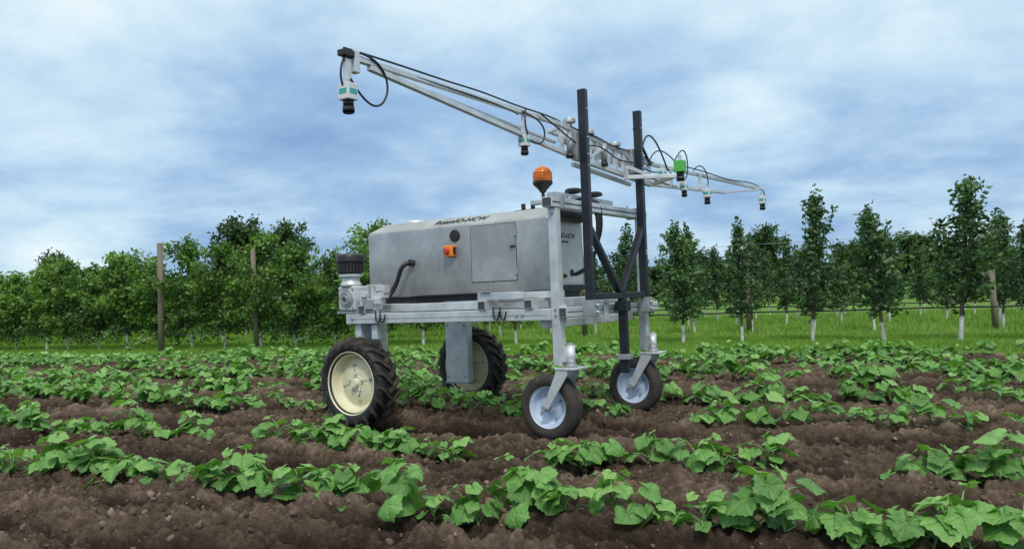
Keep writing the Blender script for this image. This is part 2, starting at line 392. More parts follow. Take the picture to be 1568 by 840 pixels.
# ------------------------------------------------------------------ leafy quads
def leaf_quads(pos,size,r):
    n=len(pos)
    az=r.uniform(0,2*np.pi,n); el=r.normal(-.25,.6,n)
    d=np.stack([np.cos(az)*np.cos(el),np.sin(az)*np.cos(el),np.sin(el)],-1)
    rd=r.normal(size=(n,3)); side=np.cross(d,rd); side/=np.linalg.norm(side,axis=1)[:,None]+1e-9
    nm=np.cross(side,d)
    L=size*(.7+.6*r.random(n)); W=L*.3
    p0=pos; p2=pos+d*L[:,None]-nm*(L*.12)[:,None]
    m_=pos+d*(L*.45)[:,None]
    p1=m_+side*W[:,None]+nm*(L*.08)[:,None]; p3=m_-side*W[:,None]+nm*(L*.08)[:,None]
    return np.stack([p0,p1,p2,p3],1)
def tree_mesh(name,seed,H,prof,nb,per,size,mat,trunk_r=.035,z0=.55,spread=.07,irr=.35):
    r=np.random.default_rng(seed); V=[];F=[]
    def add(vs,fs):
        o=len(V); V.extend(map(tuple,vs)); F.extend([tuple(a+o for a in f) for f in fs])
    bx,by=r.normal(0,.08,2)*H*.4
    tr=[(0,0,-.05),(bx*.2+r.normal(0,.02),by*.2,H*.2),(bx*.6,by*.6,H*.5),(bx*.8,by*.8,H*.75),(bx,by,H*.98)]
    add(*tube_geo(tr,trunk_r,trunk_r*.18,8))
    P=[];TT=[]
    sect=r.uniform(1-irr,1+irr,6)
    for i in range(nb):
        f=(i+r.random())/nb; h=z0+(H*.93-z0)*f**1.05; az=i*2.4+r.normal(0,.4)
        L=prof(h/H)*r.uniform(.4,1.2)*sect[int((az%6.283)/6.283*3)%3+3*int(f>.5)]
        if r.random()<.14: L*=1.5
        t0=h/H; base=np.array([bx*t0,by*t0,h-.12*L])
        up=r.uniform(-.2,1.0)
        e=base+np.array([math.cos(az)*L,math.sin(az)*L,up*L])
        mid=(base+e)/2+np.array([0,0,.12*L])
        if i%2==0 or L>.35: add(*tube_geo([base,mid,e],trunk_r*.35,trunk_r*.1,4))
        k=int(per*(.35+L/ max(prof(.4),.01)*.6)); t=r.random(k)**.65
        pts=np.where(t[:,None]<.5, base+(mid-base)*(t*2)[:,None], mid+(e-mid)*((t-.5)*2)[:,None])
        pts=pts+r.normal(0,1,(k,3))*(spread*(1.25-.75*t))[:,None]
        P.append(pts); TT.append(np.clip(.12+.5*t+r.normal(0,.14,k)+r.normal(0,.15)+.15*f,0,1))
    for j in range(3):
        k=int(per*.55); t=r.random(k); ox,oy=(0,0) if j==0 else r.normal(0,.13,2)*H/2.4; hh=1.02 if j==0 else r.uniform(.85,.97)
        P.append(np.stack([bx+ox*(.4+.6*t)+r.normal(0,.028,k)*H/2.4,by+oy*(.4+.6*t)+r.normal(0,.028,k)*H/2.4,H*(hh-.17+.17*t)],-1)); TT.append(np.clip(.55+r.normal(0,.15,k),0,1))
    P=np.concatenate(P); TT=np.concatenate(TT)
    Q=leaf_quads(P,size,r)
    nv=len(V); nf=len(F)
    allv=np.concatenate([np.array(V),Q.reshape(-1,3)])
    lf=np.arange(len(P)*4).reshape(-1,4)+nv
    F2=np.concatenate([np.array(F),lf])
    me=np_mesh(name,allv,F2); me.materials.append(M['bark']); me.materials.append(mat)
    me.polygons.foreach_set('material_index',np.concatenate([np.zeros(nf,np.int32),np.ones(len(P),np.int32)]))
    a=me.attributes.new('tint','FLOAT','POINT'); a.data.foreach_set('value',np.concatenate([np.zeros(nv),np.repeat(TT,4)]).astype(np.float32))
    return me
def aprof(t): return .56*max(.10,min(1,(1.0-t)*1.5))*(1 if t>.34 else .8)
def hprof(t): return .74*max(.2,min(1,(1.1-t)*1.9))
HS=[2.35,2.6,2.2,2.65,2.45,2.3]
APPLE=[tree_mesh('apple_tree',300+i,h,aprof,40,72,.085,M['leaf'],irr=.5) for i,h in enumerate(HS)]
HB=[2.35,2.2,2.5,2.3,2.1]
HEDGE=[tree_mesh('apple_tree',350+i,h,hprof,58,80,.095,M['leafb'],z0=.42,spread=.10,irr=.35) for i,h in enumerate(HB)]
def bprof(t): return 1.5*math.sqrt(max(.02,1-((t-.55)/.5)**2))
BROAD=[tree_mesh('broadleaf_tree',400+i,5.2,bprof,80,100,.26,M['leaf2'],.12,1.2,spread=.28,irr=.3) for i in range(3)]
r=random.Random(5)
FR=9.3
front={4.82:2.62,3.71:2.25,2.60:2.66,1.49:2.22,.38:2.2,5.93:1.85,7.05:2.2,8.2:2.3,9.3:2.2}
x=4.82-1.11*5
while x>-27: front[x]=r.uniform(2.1,2.8) if x<-6 else r.uniform(2.0,2.4); x-=1.11
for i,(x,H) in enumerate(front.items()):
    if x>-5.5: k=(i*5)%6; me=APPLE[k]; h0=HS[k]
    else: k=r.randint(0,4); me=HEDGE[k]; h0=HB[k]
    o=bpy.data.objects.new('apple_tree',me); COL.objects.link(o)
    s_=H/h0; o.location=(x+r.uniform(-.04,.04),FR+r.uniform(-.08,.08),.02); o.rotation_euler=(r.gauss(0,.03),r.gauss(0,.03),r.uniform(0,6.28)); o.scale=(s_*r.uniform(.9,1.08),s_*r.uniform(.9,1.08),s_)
orch=empty('distant_orchard_rows')
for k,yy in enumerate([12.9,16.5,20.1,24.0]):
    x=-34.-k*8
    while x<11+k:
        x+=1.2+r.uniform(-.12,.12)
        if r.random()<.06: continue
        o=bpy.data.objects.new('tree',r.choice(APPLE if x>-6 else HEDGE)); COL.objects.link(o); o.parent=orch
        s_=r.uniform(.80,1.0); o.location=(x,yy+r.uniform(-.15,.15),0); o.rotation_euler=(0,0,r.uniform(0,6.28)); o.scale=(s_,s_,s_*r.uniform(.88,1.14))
woods=empty('distant_trees')
for k in range(52):
    bx=-75+100*(k+r.random())/52; byy=r.uniform(46,56)
    o=bpy.data.objects.new('tree',r.choice(BROAD)); COL.objects.link(o); o.parent=woods
    s_=r.uniform(.45,.75); o.location=(bx,byy,0); o.rotation_euler=(0,0,r.uniform(0,6.28)); o.scale=(s_*1.4,s_*1.4,s_)
for (bx,byy,h_) in [(-30.7,30.6,5.9),(-28.4,32.2,5.6),(-37.5,24,4.3),(-3.3,47,4.6),(-35,26.5,3.9)]:
    o=bpy.data.objects.new('broadleaf_tree',r.choice(BROAD)); COL.objects.link(o)
    s_=h_/5.3; o.location=(bx,byy,0); o.rotation_euler=(0,0,r.uniform(0,6.28)); o.scale=(s_*.85,s_*.85,s_)
def post(x,y,h,rad=.06):
    o=cyl('wooden_post',(0,0,-.1),(0,0,h),rad,M['wood'],None,rad*.85,14,.01); o.location=(x,y,0); o.rotation_euler=(r.gauss(0,.01),r.gauss(0,.01),r.uniform(0,6))
post(-11.7,8.3,2.58,.075); post(-9.35,8.9,2.30)
post(1.1,12.3,2.0); post(-2.6,12.3,1.9); post(-14.5,12.3,2.4); post(5.6,12.3,1.2)
def line(name,y,z,rad,mat,x0=-32,x1=10,sag=.02):
    pts=[]; x=x0; k=0
    while x<=x1: pts.append((x,y,z-(sag if k%2 else 0))); x+=1.3;k+=1
    return cable(name,pts,rad,None,mat)
line('irrigation_hose',FR-.05,.57,.014,M['rubberb']); line('irrigation_hose',12.85,.57,.012,M['rubberb'])
line('trellis_wire',FR-.05,1.75,.003,M['alu_d'],sag=.005)
# ------------------------------------------------------------------ grass
def grass(N,xa,xb,ya,yb,h,w):
    x=rng.uniform(xa,xb,N); y=rng.uniform(ya,yb,N)
    keep=y+.45*(fbm(x*2.2,y*2.2,3)-.5)*2>EDGE; x=x[keep];y=y[keep]; n=len(x)
    z=height(x,y); a=rng.uniform(0,6.28,n); hh=h*(.5+rng.random(n))*(.6+.9*fbm(x*1.5,y*1.5,2)); lx=rng.normal(0,.35,n)*hh; ly=rng.normal(0,.35,n)*hh
    ca,sa=np.cos(a)*w,np.sin(a)*w
    t=np.stack([np.stack([x-ca,y-sa,z-.005],-1),np.stack([x+ca,y+sa,z-.005],-1),np.stack([x+lx,y+ly,z+hh],-1)],1)
    tint=np.clip(.2+.6*fbm(x*.8,y*1.6,3)+rng.normal(0,.15,n),0,1)
    return t,tint
g1=grass(115000,-22,9,6.4,11,.05,.006); g2=grass(55000,-38,10,11,24,.09,.012)
T=np.concatenate([g1[0],g2[0]]); ti=np.concatenate([g1[1],g2[1]])
me=np_mesh('grass',T.reshape(-1,3),np.arange(len(T)*3).reshape(-1,3)); a=me.attributes.new('tint','FLOAT','POINT'); a.data.foreach_set('value',np.repeat(ti,3).astype(np.float32))
mkobj('grass',me,None,[M['grass']])
# ------------------------------------------------------------------ ROBOT (own frame: x forward, y to the far side)
RB=empty('agricultural_robot',(0,0,0),math.radians(-8.4))
def ag_tyre(y,grp):
    cy_=y; C=(0,cy_,.357)
    prof=[(.245,-.085),(.262,-.098),(.295,-.108),(.318,-.104),(.332,-.085),(.337,-.05),(.338,0),(.337,.05),(.332,.085),(.318,.104),(.295,.108),(.262,.098),(.245,.085),(.235,.07),(.235,-.07),(.245,-.085)]
    lathe(grp+'_tyre',prof,M['tyre'],RB,C)
    V=[];F=[]
    n=19
    for sgn in (-1,1):
        for i in range(n):
            a0=2*math.pi*(i+(.5 if sgn>0 else 0))/n
            path=[(-.006,.0,.338),(.035,.07,.337),(.07,.15,.334),(.092,.20,.327),(.104,.225,.31),(.109,.235,.292)]
            hts=[.028,.029,.029,.029,.020,.004]; o=len(V)
            for (yy,da,rb),ht in zip(path,hts):
                wd=.021/.34
                for dd,rr in ((-wd,rb-.01),(-wd*.7,rb+ht),(wd*.7,rb+ht),(wd,rb-.01)):
                    a=a0+da*1.25+dd*1.0; yo=yy+ (ht*.25 if yy>.1 else 0)
                    V.append((rr*math.cos(a),sgn*yo,rr*math.sin(a)))
            for k in range(5):
                for j in range(3):
                    p=o+k*4+j; F.append((p,p+1,p+5,p+4))
            F.append((o,o+1,o+2,o+3)); p=o+20; F.append((p,p+1,p+2,p+3))
    me=bpy.data.meshes.new('lugs'); me.from_pydata(V,[],F); bm=bmesh.new(); bm.from_mesh(me); bmesh.ops.recalc_face_normals(bm,faces=bm.faces); bm.to_mesh(me); bm.free()
    o=mkobj(grp+'_lugs',me,RB,[M['tread']]); o.location=C; o.rotation_euler[1]=random.random()
    prof=[(.245,-.088),(.252,-.096),(.259,-.090),(.25,-.080),(.238,-.072),(.226,-.066),(.216,-.02),(.206,.002),(.185,.008),(.172,-.004),(.12,-.014),(.10,-.022),(.085,-.020),(.0,-.020)]
    lathe(grp+'_rim',prof,M['cream'],RB,C)
    lathe(grp+'_rim_inner',[(r_,-y_ if y_<-.03 else -y_+.03) for r_,y_ in prof],M['cream'],RB,C)
    lathe(grp+'_hub',[(0,-.062),(.03,-.062),(.034,-.056),(.036,-.025),(.06,-.028),(.062,-.019)],M['cream'],RB,C,seg=32)
    for k in range(5):
        a=2*math.pi*k/5+.3; px,pz=.07*math.cos(a),.07*math.sin(a)
        cyl(grp+'_lug_nut',(px,cy_-.045,.357+pz),(px,cy_-.018,.357+pz),.010,M['alu'],RB,seg=6)
    for k in range(4):
        a=2*math.pi*k/4+.2; px,pz=.145*math.cos(a),.145*math.sin(a)
        cyl(grp+'_rim_bolt',(px,cy_-.026,.357+pz),(px,cy_-.005,.357+pz),.010,M['alu_d'],RB,seg=6)
        cyl(grp+'_rim_slot',(px*.72,cy_-.0235,.357+pz*.72),(px*.72,cy_-.012,.357+pz*.72),.006,M['groove'],RB,seg=10)
ag_tyre(0,'rear_wheel_near'); ag_tyre(1.535,'rear_wheel_far')
cyl('rear_axle_near',(0,0,.357),(0,.2,.357),.03,M['alu_d'],RB); cyl('rear_axle_far',(0,1.535,.357),(0,1.34,.357),.03,M['alu_d'],RB)
for nm,va,vb in (('near',.15,.24),('far',1.31,1.40)):
    box('drive_leg_'+nm,(-.14,.115),(va,vb),(.215,.825),M['alu'],RB,.006)
    box('drive_leg_cap_'+nm,(-.15,.125),(va-.006,vb+.006),(.205,.225),M['alu_d'],RB,.003)
    for bz in (.27,.75):
        for bu in (-.11,.085): cyl('leg_bolt',(bu,va-.008,bz),(bu,va+.01,bz),.008,M['alu_d'],RB,seg=6)
for u_ in (-.06,.12): box('suspension_tube',(u_,u_+.065),(.04,.12),(.70,.82),M['alu'],RB)
# casters
def caster(u,vv,grp):
    C=(u,vv,.229)
    prof=[(.14,-.045),(.15,-.056),(.18,-.064),(.205,-.060),(.219,-.050),(.2275,-.040)]
    rb=[(-.036,.2275),(-.033,.2235),(-.027,.2235),(-.024,.229),(-.014,.230),(-.011,.2255),(-.005,.2255),(-.002,.2305),(.002,.2305),(.005,.2255),(.011,.2255),(.014,.230),(.024,.229),(.027,.2235),(.033,.2235),(.036,.2275)]
    prof+= [(b_,a_) for a_,b_ in rb]+[(.2275,.040),(.219,.050),(.205,.060),(.18,.064),(.15,.056),(.14,.045)]
    lathe(grp+'_tyre',prof,M['tread'],RB,C)
    rp=[(.14,-.050),(.146,-.056),(.141,-.046),(.128,-.040),(.118,-.005),(.10,.006),(.07,-.004),(.055,-.015),(.045,-.03),(.040,-.052),(.0,-.052)]
    lathe(grp+'_rim',rp,M['bluewhite'],RB,C); lathe(grp+'_rim_inner',[(a,-b_ if b_<-.02 else .02-b_) for a,b_ in rp],M['bluewhite'],RB,C)
    for k in range(4):
        a=2*math.pi*k/4+.5; px,pz=.088*math.cos(a),.088*math.sin(a)
        cyl(grp+'_bolt',(u+px,vv-.016,.229+pz),(u+px,vv+.004,.229+pz),.009,M['alu_d'],RB,seg=6)
    cyl(grp+'_axle',(u,vv-.10,.229),(u,vv+.10,.229),.011,M['alu_d'],RB)
    ku=u+.17
    for sg in (-1,1):
        yv=vv+sg*.084
        bm=bmesh.new(); pts=[(u-.025,.215),(u+.0,.20),(u+.03,.225),(u+.185,.455),(u+.185,.49),(u+.095,.49),(u+.09,.46)]
        a=[bm.verts.new((x_,yv-.006,z_)) for x_,z_ in pts]; b2=[bm.verts.new((x_,yv+.006,z_)) for x_,z_ in pts]
        bm.faces.new(a); bm.faces.new(b2[::-1])
        for i in range(len(pts)): j=(i+1)%len(pts); bm.faces.new((a[i],a[j],b2[j],b2[i]))
        bmesh.ops.recalc_face_normals(bm,faces=bm.faces); bmesh.ops.bevel(bm,geom=list(bm.edges),offset=.002,segments=1,affect='EDGES')
        from_bm(grp+'_fork_blade',bm,RB,M['alu'])
        cyl(grp+'_axle_nut',(u,yv+sg*.006,.229),(u,yv+sg*.022,.229),.018,M['alu_d'],RB,seg=6)
    box(grp+'_fork_crown',(u+.09,u+.25),(vv-.095,vv+.095),(.490,.503),M['alu'],RB,.003)
    cyl(grp+'_king_pin',(ku,vv,.503),(ku,vv,.655),.031,M['alu'],RB,bev=.004)
    cyl(grp+'_bearing_collar',(ku,vv,.503),(ku,vv,.525),.042,M['alu_d'],RB)
    cyl(grp+'_pin_cap',(ku,vv,.655),(ku,vv,.668),.02,M['alu_d'],RB)
caster(1.756,.085,'caster_near'); caster(1.756,1.45,'caster_far')
def tubebox(name,u,v,z,parent=RB,open_ends=(),mat='alu',t=.006):
    box(name,u,v,z,M[mat],parent,.004)
    for e in open_ends:  # dark plate paints the hollow's shade onto the solid tube end
        if e=='-v': box(name+'_end_shade',(u[0]+t,u[1]-t),(v[0]-.0015,v[0]+.01),(z[0]+t,z[1]-t),M['groove'],parent,0)
        if e=='+u': box(name+'_end_shade',(u[1]-.01,u[1]+.0015),(v[0]+t,v[1]-t),(z[0]+t,z[1]-t),M['groove'],parent,0)
        if e=='-u': box(name+'_end_shade',(u[0]-.0015,u[0]+.01),(v[0]+t,v[1]-t),(z[0]+t,z[1]-t),M['groove'],parent,0)
for nm,v0 in (('near',.035),('far',1.435)):
    tubebox('front_post_'+nm,(1.815,1.88),(v0,v0+.065),(.515,1.60))
    box('post_to_pin_weld_'+nm,(1.88,1.905),(v0+.01,v0+.055),(.54,.64),M['alu'],RB,.003)
    for z_ in (.86,.90,1.56): cyl('post_bolt',(1.848,v0-.008,z_),(1.848,v0+.005,z_),.010,M['alu_d'],RB,seg=6)
tubebox('top_cross_rail',(1.805,1.885),(-.02,1.53),(1.602,1.672),open_ends=('-v',))
box('top_rail_slot',(1.8845,1.8865),(-.01,1.52),(1.632,1.642),M['groove'],RB,0)
tubebox('rear_top_cross_rail',(1.66,1.72),(.30,1.24),(1.69,1.75))
for vv in (.0,.3,1.24,1.46):
    cyl('top_rail_bolt',(1.845,vv,1.672),(1.845,vv,1.70),.008,M['alu_d'],RB,seg=8)
box('top_rail_clamp',(1.79,1.90),(.09,.13),(1.595,1.684),M['alu_d'],RB,.003)
box('top_rail_clamp',(1.79,1.90),(1.33,1.37),(1.595,1.684),M['alu_d'],RB,.003)
box('top_corner_bracket',(1.70,1.805),(.0,.06),(1.63,1.66),M['alu'],RB,.003)
for nm,v0 in (('near',.005),('far',1.455)):
    tubebox('lower_side_beam_'+nm,(-.125,1.815),(v0,v0+.072),(.828,.908),open_ends=('-u',))
    box('beam_groove_'+nm,(-.1,1.8),(v0-.0012,v0+.002),(.862,.868),M['alu_d'],RB,0)
    tubebox('upper_side_rail_'+nm,(-.02,1.70),(v0+.17 if nm=='near' else v0-.17,v0+.235 if nm=='near' else v0-.105),(.912,.975))
tubebox('front_cross_beam',(1.881,1.945),(.02,1.55),(.845,.915),open_ends=('-v',))
box('front_cross_beam_groove',(1.944,1.9465),(.03,1.54),(.877,.884),M['groove'],RB,0)
tubebox('front_lower_cross_beam',(1.70,1.76),(.08,1.45),(.77,.828))
tubebox('rear_cross_beam',(-.12,-.05),(.08,1.45),(.832,.905))
for u_ in (.03,1.22,1.62):
    tubebox('cross_support',(u_,u_+.07),(-.01,1.54),(.911,.978),open_ends=('-v',))
for u_ in (.02,1.20):
    tubebox('body_mount_tube',(u_,u_+.36 if u_>1 else u_+.22),(.02,.09),(.981,1.035),open_ends=('-u',))
    box('mount_plate',(u_+.03,u_+.12),(.0,.1),(1.035,1.047),M['alu_d'],RB,.003)
    for du in (.05,.1): cyl('mount_bolt',(u_+du,.05,1.047),(u_+du,.05,1.075),.007,M['alu_d'],RB,seg=6)
tubebox('body_support_rail',(1.28,1.82),(.16,.22),(.981,1.03))
for (u_,z_) in [(.2,.868),(.26,.868),(1.35,.868),(1.40,.868),(-.05,.868),(1.55,.868),(1.6,.868)]:
    cyl('beam_bolt',(u_,-.006,z_),(u_,.01,z_),.012,M['alu_d'],RB,seg=6)
for u_ in (.22,.27,1.36,1.42):
    cable('u_bolt',[(u_,-.012,.93),(u_,-.014,.87),(u_+.02,-.014,.82),(u_+.045,-.014,.85),(u_+.05,-.012,.90)],.006,RB,M['plastic'])
box('cable_box',(.08,.18),(-.01,.03),(.94,1.02),M['alu_d'],RB,.003)
for k,(u_,z_) in enumerate([(.18,1.06),(.19,1.10)]): box('rear_bracket',(u_,u_+.09),(.03,.10),(z_-.03,z_+.03),M['alu'],RB,.003)
# gear motor stack
mu,mv=-.11,.06
box('gearbox',(mu-.09,mu+.10),(mv-.06,mv+.10),(.935,1.135),M['alu'],RB,.012)
lathe('gearbox_face',[(0,-.03),(.022,-.03),(.024,-.02),(.05,-.022),(.054,-.012),(.07,-.012),(.074,0)],M['alu_d'],RB,(mu+.005,mv-.06,1.035),seg=32)
lathe('gearbox_shaft_hole',[(0,-.033),(.016,-.033),(.018,-.029)],M['plastic'],RB,(mu+.005,mv-.06,1.035),seg=24)
for a_ in (-1,1):
    for b_ in (-1,1): cyl('gearbox_bolt',(mu+.005+a_*.075,mv-.07,1.035+b_*.078),(mu+.005+a_*.075,mv-.055,1.035+b_*.078),.009,M['alu_d'],RB,seg=6)
lathe('motor_bell',[(0,1.135),(.085,1.135),(.088,1.15),(.075,1.17),(.07,1.205),(.10,1.215),(.10,1.235),(0,1.235)],M['alu'],RB,(mu,mv,0),'Z',seg=40)
lathe('motor_housing',[(0,1.236),(.09,1.236),(.098,1.245),(.098,1.33),(0,1.33)],M['plastic'],RB,(mu,mv,0),'Z',seg=48)
lathe('motor_fan_cover',[(0,1.33),(.114,1.33),(.118,1.335),(.118,1.378),(.112,1.392),(.095,1.40),(.05,1.405),(0,1.406)],M['plastic'],RB,(mu,mv,0),'Z',seg=48)
for k in range(24):
    a=2*math.pi*k/24; c_,s_=math.cos(a),math.sin(a)
    bar('motor_fin',(mu+c_*.106,mv+s_*.106,1.245),(mu+c_*.106,mv+s_*.106,1.33),.007,.020,M['plastic'],RB,.001,up=(-s_,c_,0))
box('motor_junction_box',(mu+.10,mu+.19),(mv-.01,mv+.08),(1.0,1.09),M['alu'],RB,.006)
box('motor_mount_plate',(mu-.12,mu+.32),(mv-.05,mv+.12),(.912,.932),M['alu_d'],RB,.003)
box('rear_bracket_plate',(.12,.135),(.0,.12),(.935,1.14),M['alu'],RB,.003); box('rear_bracket_plate',(.165,.18),(.0,.12),(.935,1.14),M['alu'],RB,.003)
# ---- body
U0,U1,V0,V1=-.325,1.536,.5,1.04
bm=bmesh.new()
lo=[(U0,V0,1.03),(U1,V0,1.03),(U1,V1,1.03),(U0,V1,1.03)]; md=[(a,b_,1.6) for a,b_,_ in lo]
tp=[(U0+.11,V0+.12,1.68),(U1-.03,V0+.12,1.68),(U1-.03,V1-.12,1.68),(U0+.11,V1-.12,1.68)]
vs=[[bm.verts.new(p) for p in L_] for L_ in (lo,md,tp)]
bm.faces.new(vs[0][::-1]); bm.faces.new(vs[2])
for k in range(2):
    for i in range(4): j=(i+1)%4; bm.faces.new((vs[k][i],vs[k][j],vs[k+1][j],vs[k+1][i]))
bmesh.ops.recalc_face_normals(bm,faces=bm.faces)
bmesh.ops.bevel(bm,geom=list(bm.edges),offset=.016,segments=4,affect='EDGES',profile=.5)
body=from_bm('body_housing',bm,RB,M['steel'],True)
try: body.data.set_sharp_from_angle(angle=math.radians(25))
except Exception: pass
box('body_underside_shade',(U0+.03,U1-.03),(V0+.03,V1-.03),(.98,1.032),M['plastic'],RB,.004)  # dark box added below the body, painting its shaded underside
box('door_gap',(.802,1.243),(V0-.0012,V0+.01),(1.122,1.578),M['plastic'],RB,0)
box('door_panel',(.807,1.238),(V0-.004,V0+.01),(1.127,1.573),M['steel'],RB,.002)
for z_ in (1.2,1.5): box('door_hinge',(1.225,1.25),(V0-.012,V0),(z_-.03,z_+.03),M['alu_d'],RB,.003)
box('door_latch',(1.19,1.235),(V0-.016,V0),(1.385,1.40),M['plastic'],RB,.003)
lathe('vent_cap',[(0,-.012),(.03,-.016),(.045,-.014),(.05,-.006),(.052,0.002)],M['plastic'],RB,(.645,V0,1.515),seg=40)
box('emergency_stop_box',(.555,.655),(V0-.05,V0),(1.345,1.435),M['orange'],RB,.008)
lathe('emergency_stop_button',[(0,-.03),(.018,-.03),(.026,-.024),(.028,-.012),(.018,-.008),(.018,0)],M['red'],RB,(.60,V0-.05,1.39),seg=24)
box('stop_box_label',(.635,.6565),(V0-.045,V0-.01),(1.36,1.42),M['plastic'],RB,0)
cyl('cable_gland',(.185,V0-.04,1.318),(.185,V0+.01,1.318),.028,M['plastic'],RB)
cable('power_conduit',[(.185,V0-.03,1.318),(.16,V0-.08,1.315),(.125,V0-.10,1.26),(.10,V0-.10,1.17),(.05,V0-.12,1.08),(.03,V0-.16,1.02),(.05,V0-.24,.99)],.019,RB)
for k in range(4):
    u_=-.05+k*.45; cyl('panel_rivet',(u_,V0-.003,1.05),(u_,V0+.002,1.05),.006,M['alu_d'],RB,seg=8)
lathe('roof_hatch',[(0,.02),(.06,.02),(.085,.012),(.09,0)],M['alu'],RB,(.05,.72,1.68),'Z',seg=32)
for (u_,h_) in ((1.18,.06),(1.27,.06)): cyl('roof_antenna',(u_,.72,1.68),(u_,.72,1.68+h_),.018,M['plastic'],RB,bev=.003)
box('roof_antenna_base',(1.12,1.36),(.68,.80),(1.68,1.69),M['plastic'],RB,.003)
al=math.atan2(.08,.12)
text('roof_label','RoamIO-HCW',.085,(.40,.533,1.6255),(al,0,0),RB,M['ink'])
box('front_panel',(U1-.01,U1+.004),(V0+.03,V1-.03),(1.09,1.60),M['white'],RB,.003)
box('front_panel_band',(U1-.01,U1+.012),(V0+.02,V1-.02),(1.035,1.075),M['plastic'],RB,.003)
box('front_panel_stripe',(U1,U1+.006),(V0+.02,V1-.02),(1.078,1.086),M['white'],RB,0)
box('warning_label',(U1,U1+.0055),(V0+.15,V0+.21),(1.12,1.17),M['yellow'],RB,0)
text('front_label','RoamIO-HCW',.055,(U1+.005,V0+.05,1.44),(math.pi/2,0,math.pi/2),RB,M['ink'])
text('front_sublabel','harvest & field unit',.022,(U1+.005,V0+.12,1.405),(math.pi/2,0,math.pi/2),RB,M['ink'])
cyl('front_badge',(U1,V0+.33,1.17),(U1+.007,V0+.33,1.17),.03,M['plastic'],RB)
cyl('front_connector',(U1,V0+.20,1.145),(U1+.03,V0+.20,1.145),.012,M['plastic'],RB)
lathe('front_hood',[(0,-.2),(.05,-.2),(.06,-.19),(.06,.19),(.05,.2),(0,.2)],M['plastic'],RB,(U1+.02,V0+.27,1.625),seg=28)
# beacon
bu,bv=1.765,.07
cyl('beacon_pole',(bu,bv,1.64),(bu,bv,1.735),.012,M['plastic'],RB)
lathe('beacon_base',[(0,1.715),(.02,1.717),(.03,1.735),(.05,1.755),(.068,1.772),(.071,1.787),(.069,1.795),(0,1.795)],M['plastic'],RB,(bu,bv,0),'Z',seg=40)
lathe('beacon_lens',[(.066,1.795),(.069,1.82),(.067,1.845),(.059,1.868),(.044,1.886),(.022,1.897),(0,1.90)],M['beacon'],RB,(bu,bv,0),'Z',seg=40)
for z_ in (1.812,1.832,1.852): lathe('beacon_ring',[(.067,z_-.003),(.0705,z_),(.067,z_+.003)],M['beacon'],RB,(bu,bv,0),'Z',seg=40)
# ---- black mast frame
for nm,v0 in (('near',.27),('far',1.18)):
    bar('mast_'+nm,(1.985,v0+.0225,.955),(1.985,v0+.0225,2.444),.062,.045,M['black'],RB,.004,up=(0,1,0))
    box('mast_foot_clamp_'+nm,(1.946,2.03),(v0-.03,v0+.075),(.84,.955),M['alu_d'],RB,.004)
    for z_ in (.87,.92): cyl('clamp_bolt',(2.03,v0+.02,z_),(2.05,v0+.02,z_),.009,M['alu'],RB,seg=6)
    for z_ in (1.3,1.32,1.9,1.98,2.1,2.3): cyl('mast_bolt',(2.007,v0+.02,z_),(2.022,v0+.02,z_),.008,M['alu_d'],RB,seg=6)
box('mast_foot_cross_bar',(1.962,2.008),(.33,1.17),(.955,1.0),M['black'],RB,.004)
bar('mast_brace_near',(1.985,.315,1.46),(1.985,.765,.99),.04,.05,M['black'],RB,up=(1,0,0))
bar('mast_brace_far',(1.985,1.19,1.50),(1.985,.775,.99),.04,.05,M['black'],RB,up=(1,0,0))
box('tool_shank',(1.97,2.035),(.745,.785),(.40,.955),M['black'],RB,.004)
box('tool_clamp',(1.955,2.05),(.725,.805),(.50,.54),M['alu_d'],RB,.004)
box('tool_clamp',(1.955,2.05),(.725,.805),(.86,.94),M['black'],RB,.004)
# ---- boom
BU=1.90; A=M['alu']; s=.030
def b2(name,a,b_,w=s,h=s,mat=None): return bar(name,a,b_,w,h,mat or A,RB,.003)
b2('boom_left_top_bar',(BU,-1.90,2.195),(BU,.20,2.18))
b2('boom_left_bottom_bar',(BU,-1.78,2.17),(BU,.36,1.965))
b2('boom_left_side_bar',(BU-.10,.20,2.08),(BU,-1.70,2.16),.02,.02)
b2('boom_left_link',(BU,-1.88,2.12),(BU,-1.88,2.23),.04,.04)
b2('boom_left_strut',(BU+.001,-.36,2.19),(BU+.001,-.36,2.04),.026,.026)
b2('boom_tip_cap',(BU,-1.97,2.205),(BU,-1.90,2.205),.05,.03,M['plastic'])
b2('boom_centre_top_bar',(BU,.10,2.18),(BU,1.60,2.075),.038,.038)
b2('boom_centre_bottom_bar',(BU,.34,1.972),(BU,1.60,1.90),.038,.038)
b2('boom_centre_mid_bar',(BU-.07,.2,2.10),(BU-.07,1.50,2.0),.03,.03)
b2('boom_rear_top_bar',(BU-.12,.15,2.16),(BU-.12,1.45,2.08))
b2('boom_rear_bottom_bar',(BU-.12,.48,1.96),(BU-.12,1.45,1.90))
for k,(v_,w_) in enumerate([(.12,.03),(.24,.04),(.42,.035),(.52,.05),(.64,.035),(.82,.035),(.95,.05),(1.08,.035),(1.25,.045),(1.42,.035),(1.58,.035)]):
    zt=2.19-.077*(v_-.1)+.01; zb=2.0-.067*(v_-.1)-.01
    b2('boom_vertical',(BU+.002*(k%2)-.001,v_,zb),(BU+.002*(k%2)-.001,v_,zt),w_,.026)
    if k%2==0: b2('boom_depth_strut',(BU,v_+.02,zt-.03),(BU-.12,v_+.02,zt-.05),.022,.022)
for (v_,z_) in ((.24,2.24),(.52,2.20),(.95,2.17),(1.25,2.14)):
    lathe('boom_pivot_knob',[(0,.02),(.04,.02),(.045,.01),(.045,-.01),(.02,-.015),(.02,-.04)],M['alu_d'],RB,(BU,v_,z_-.02),'Z',seg=24)
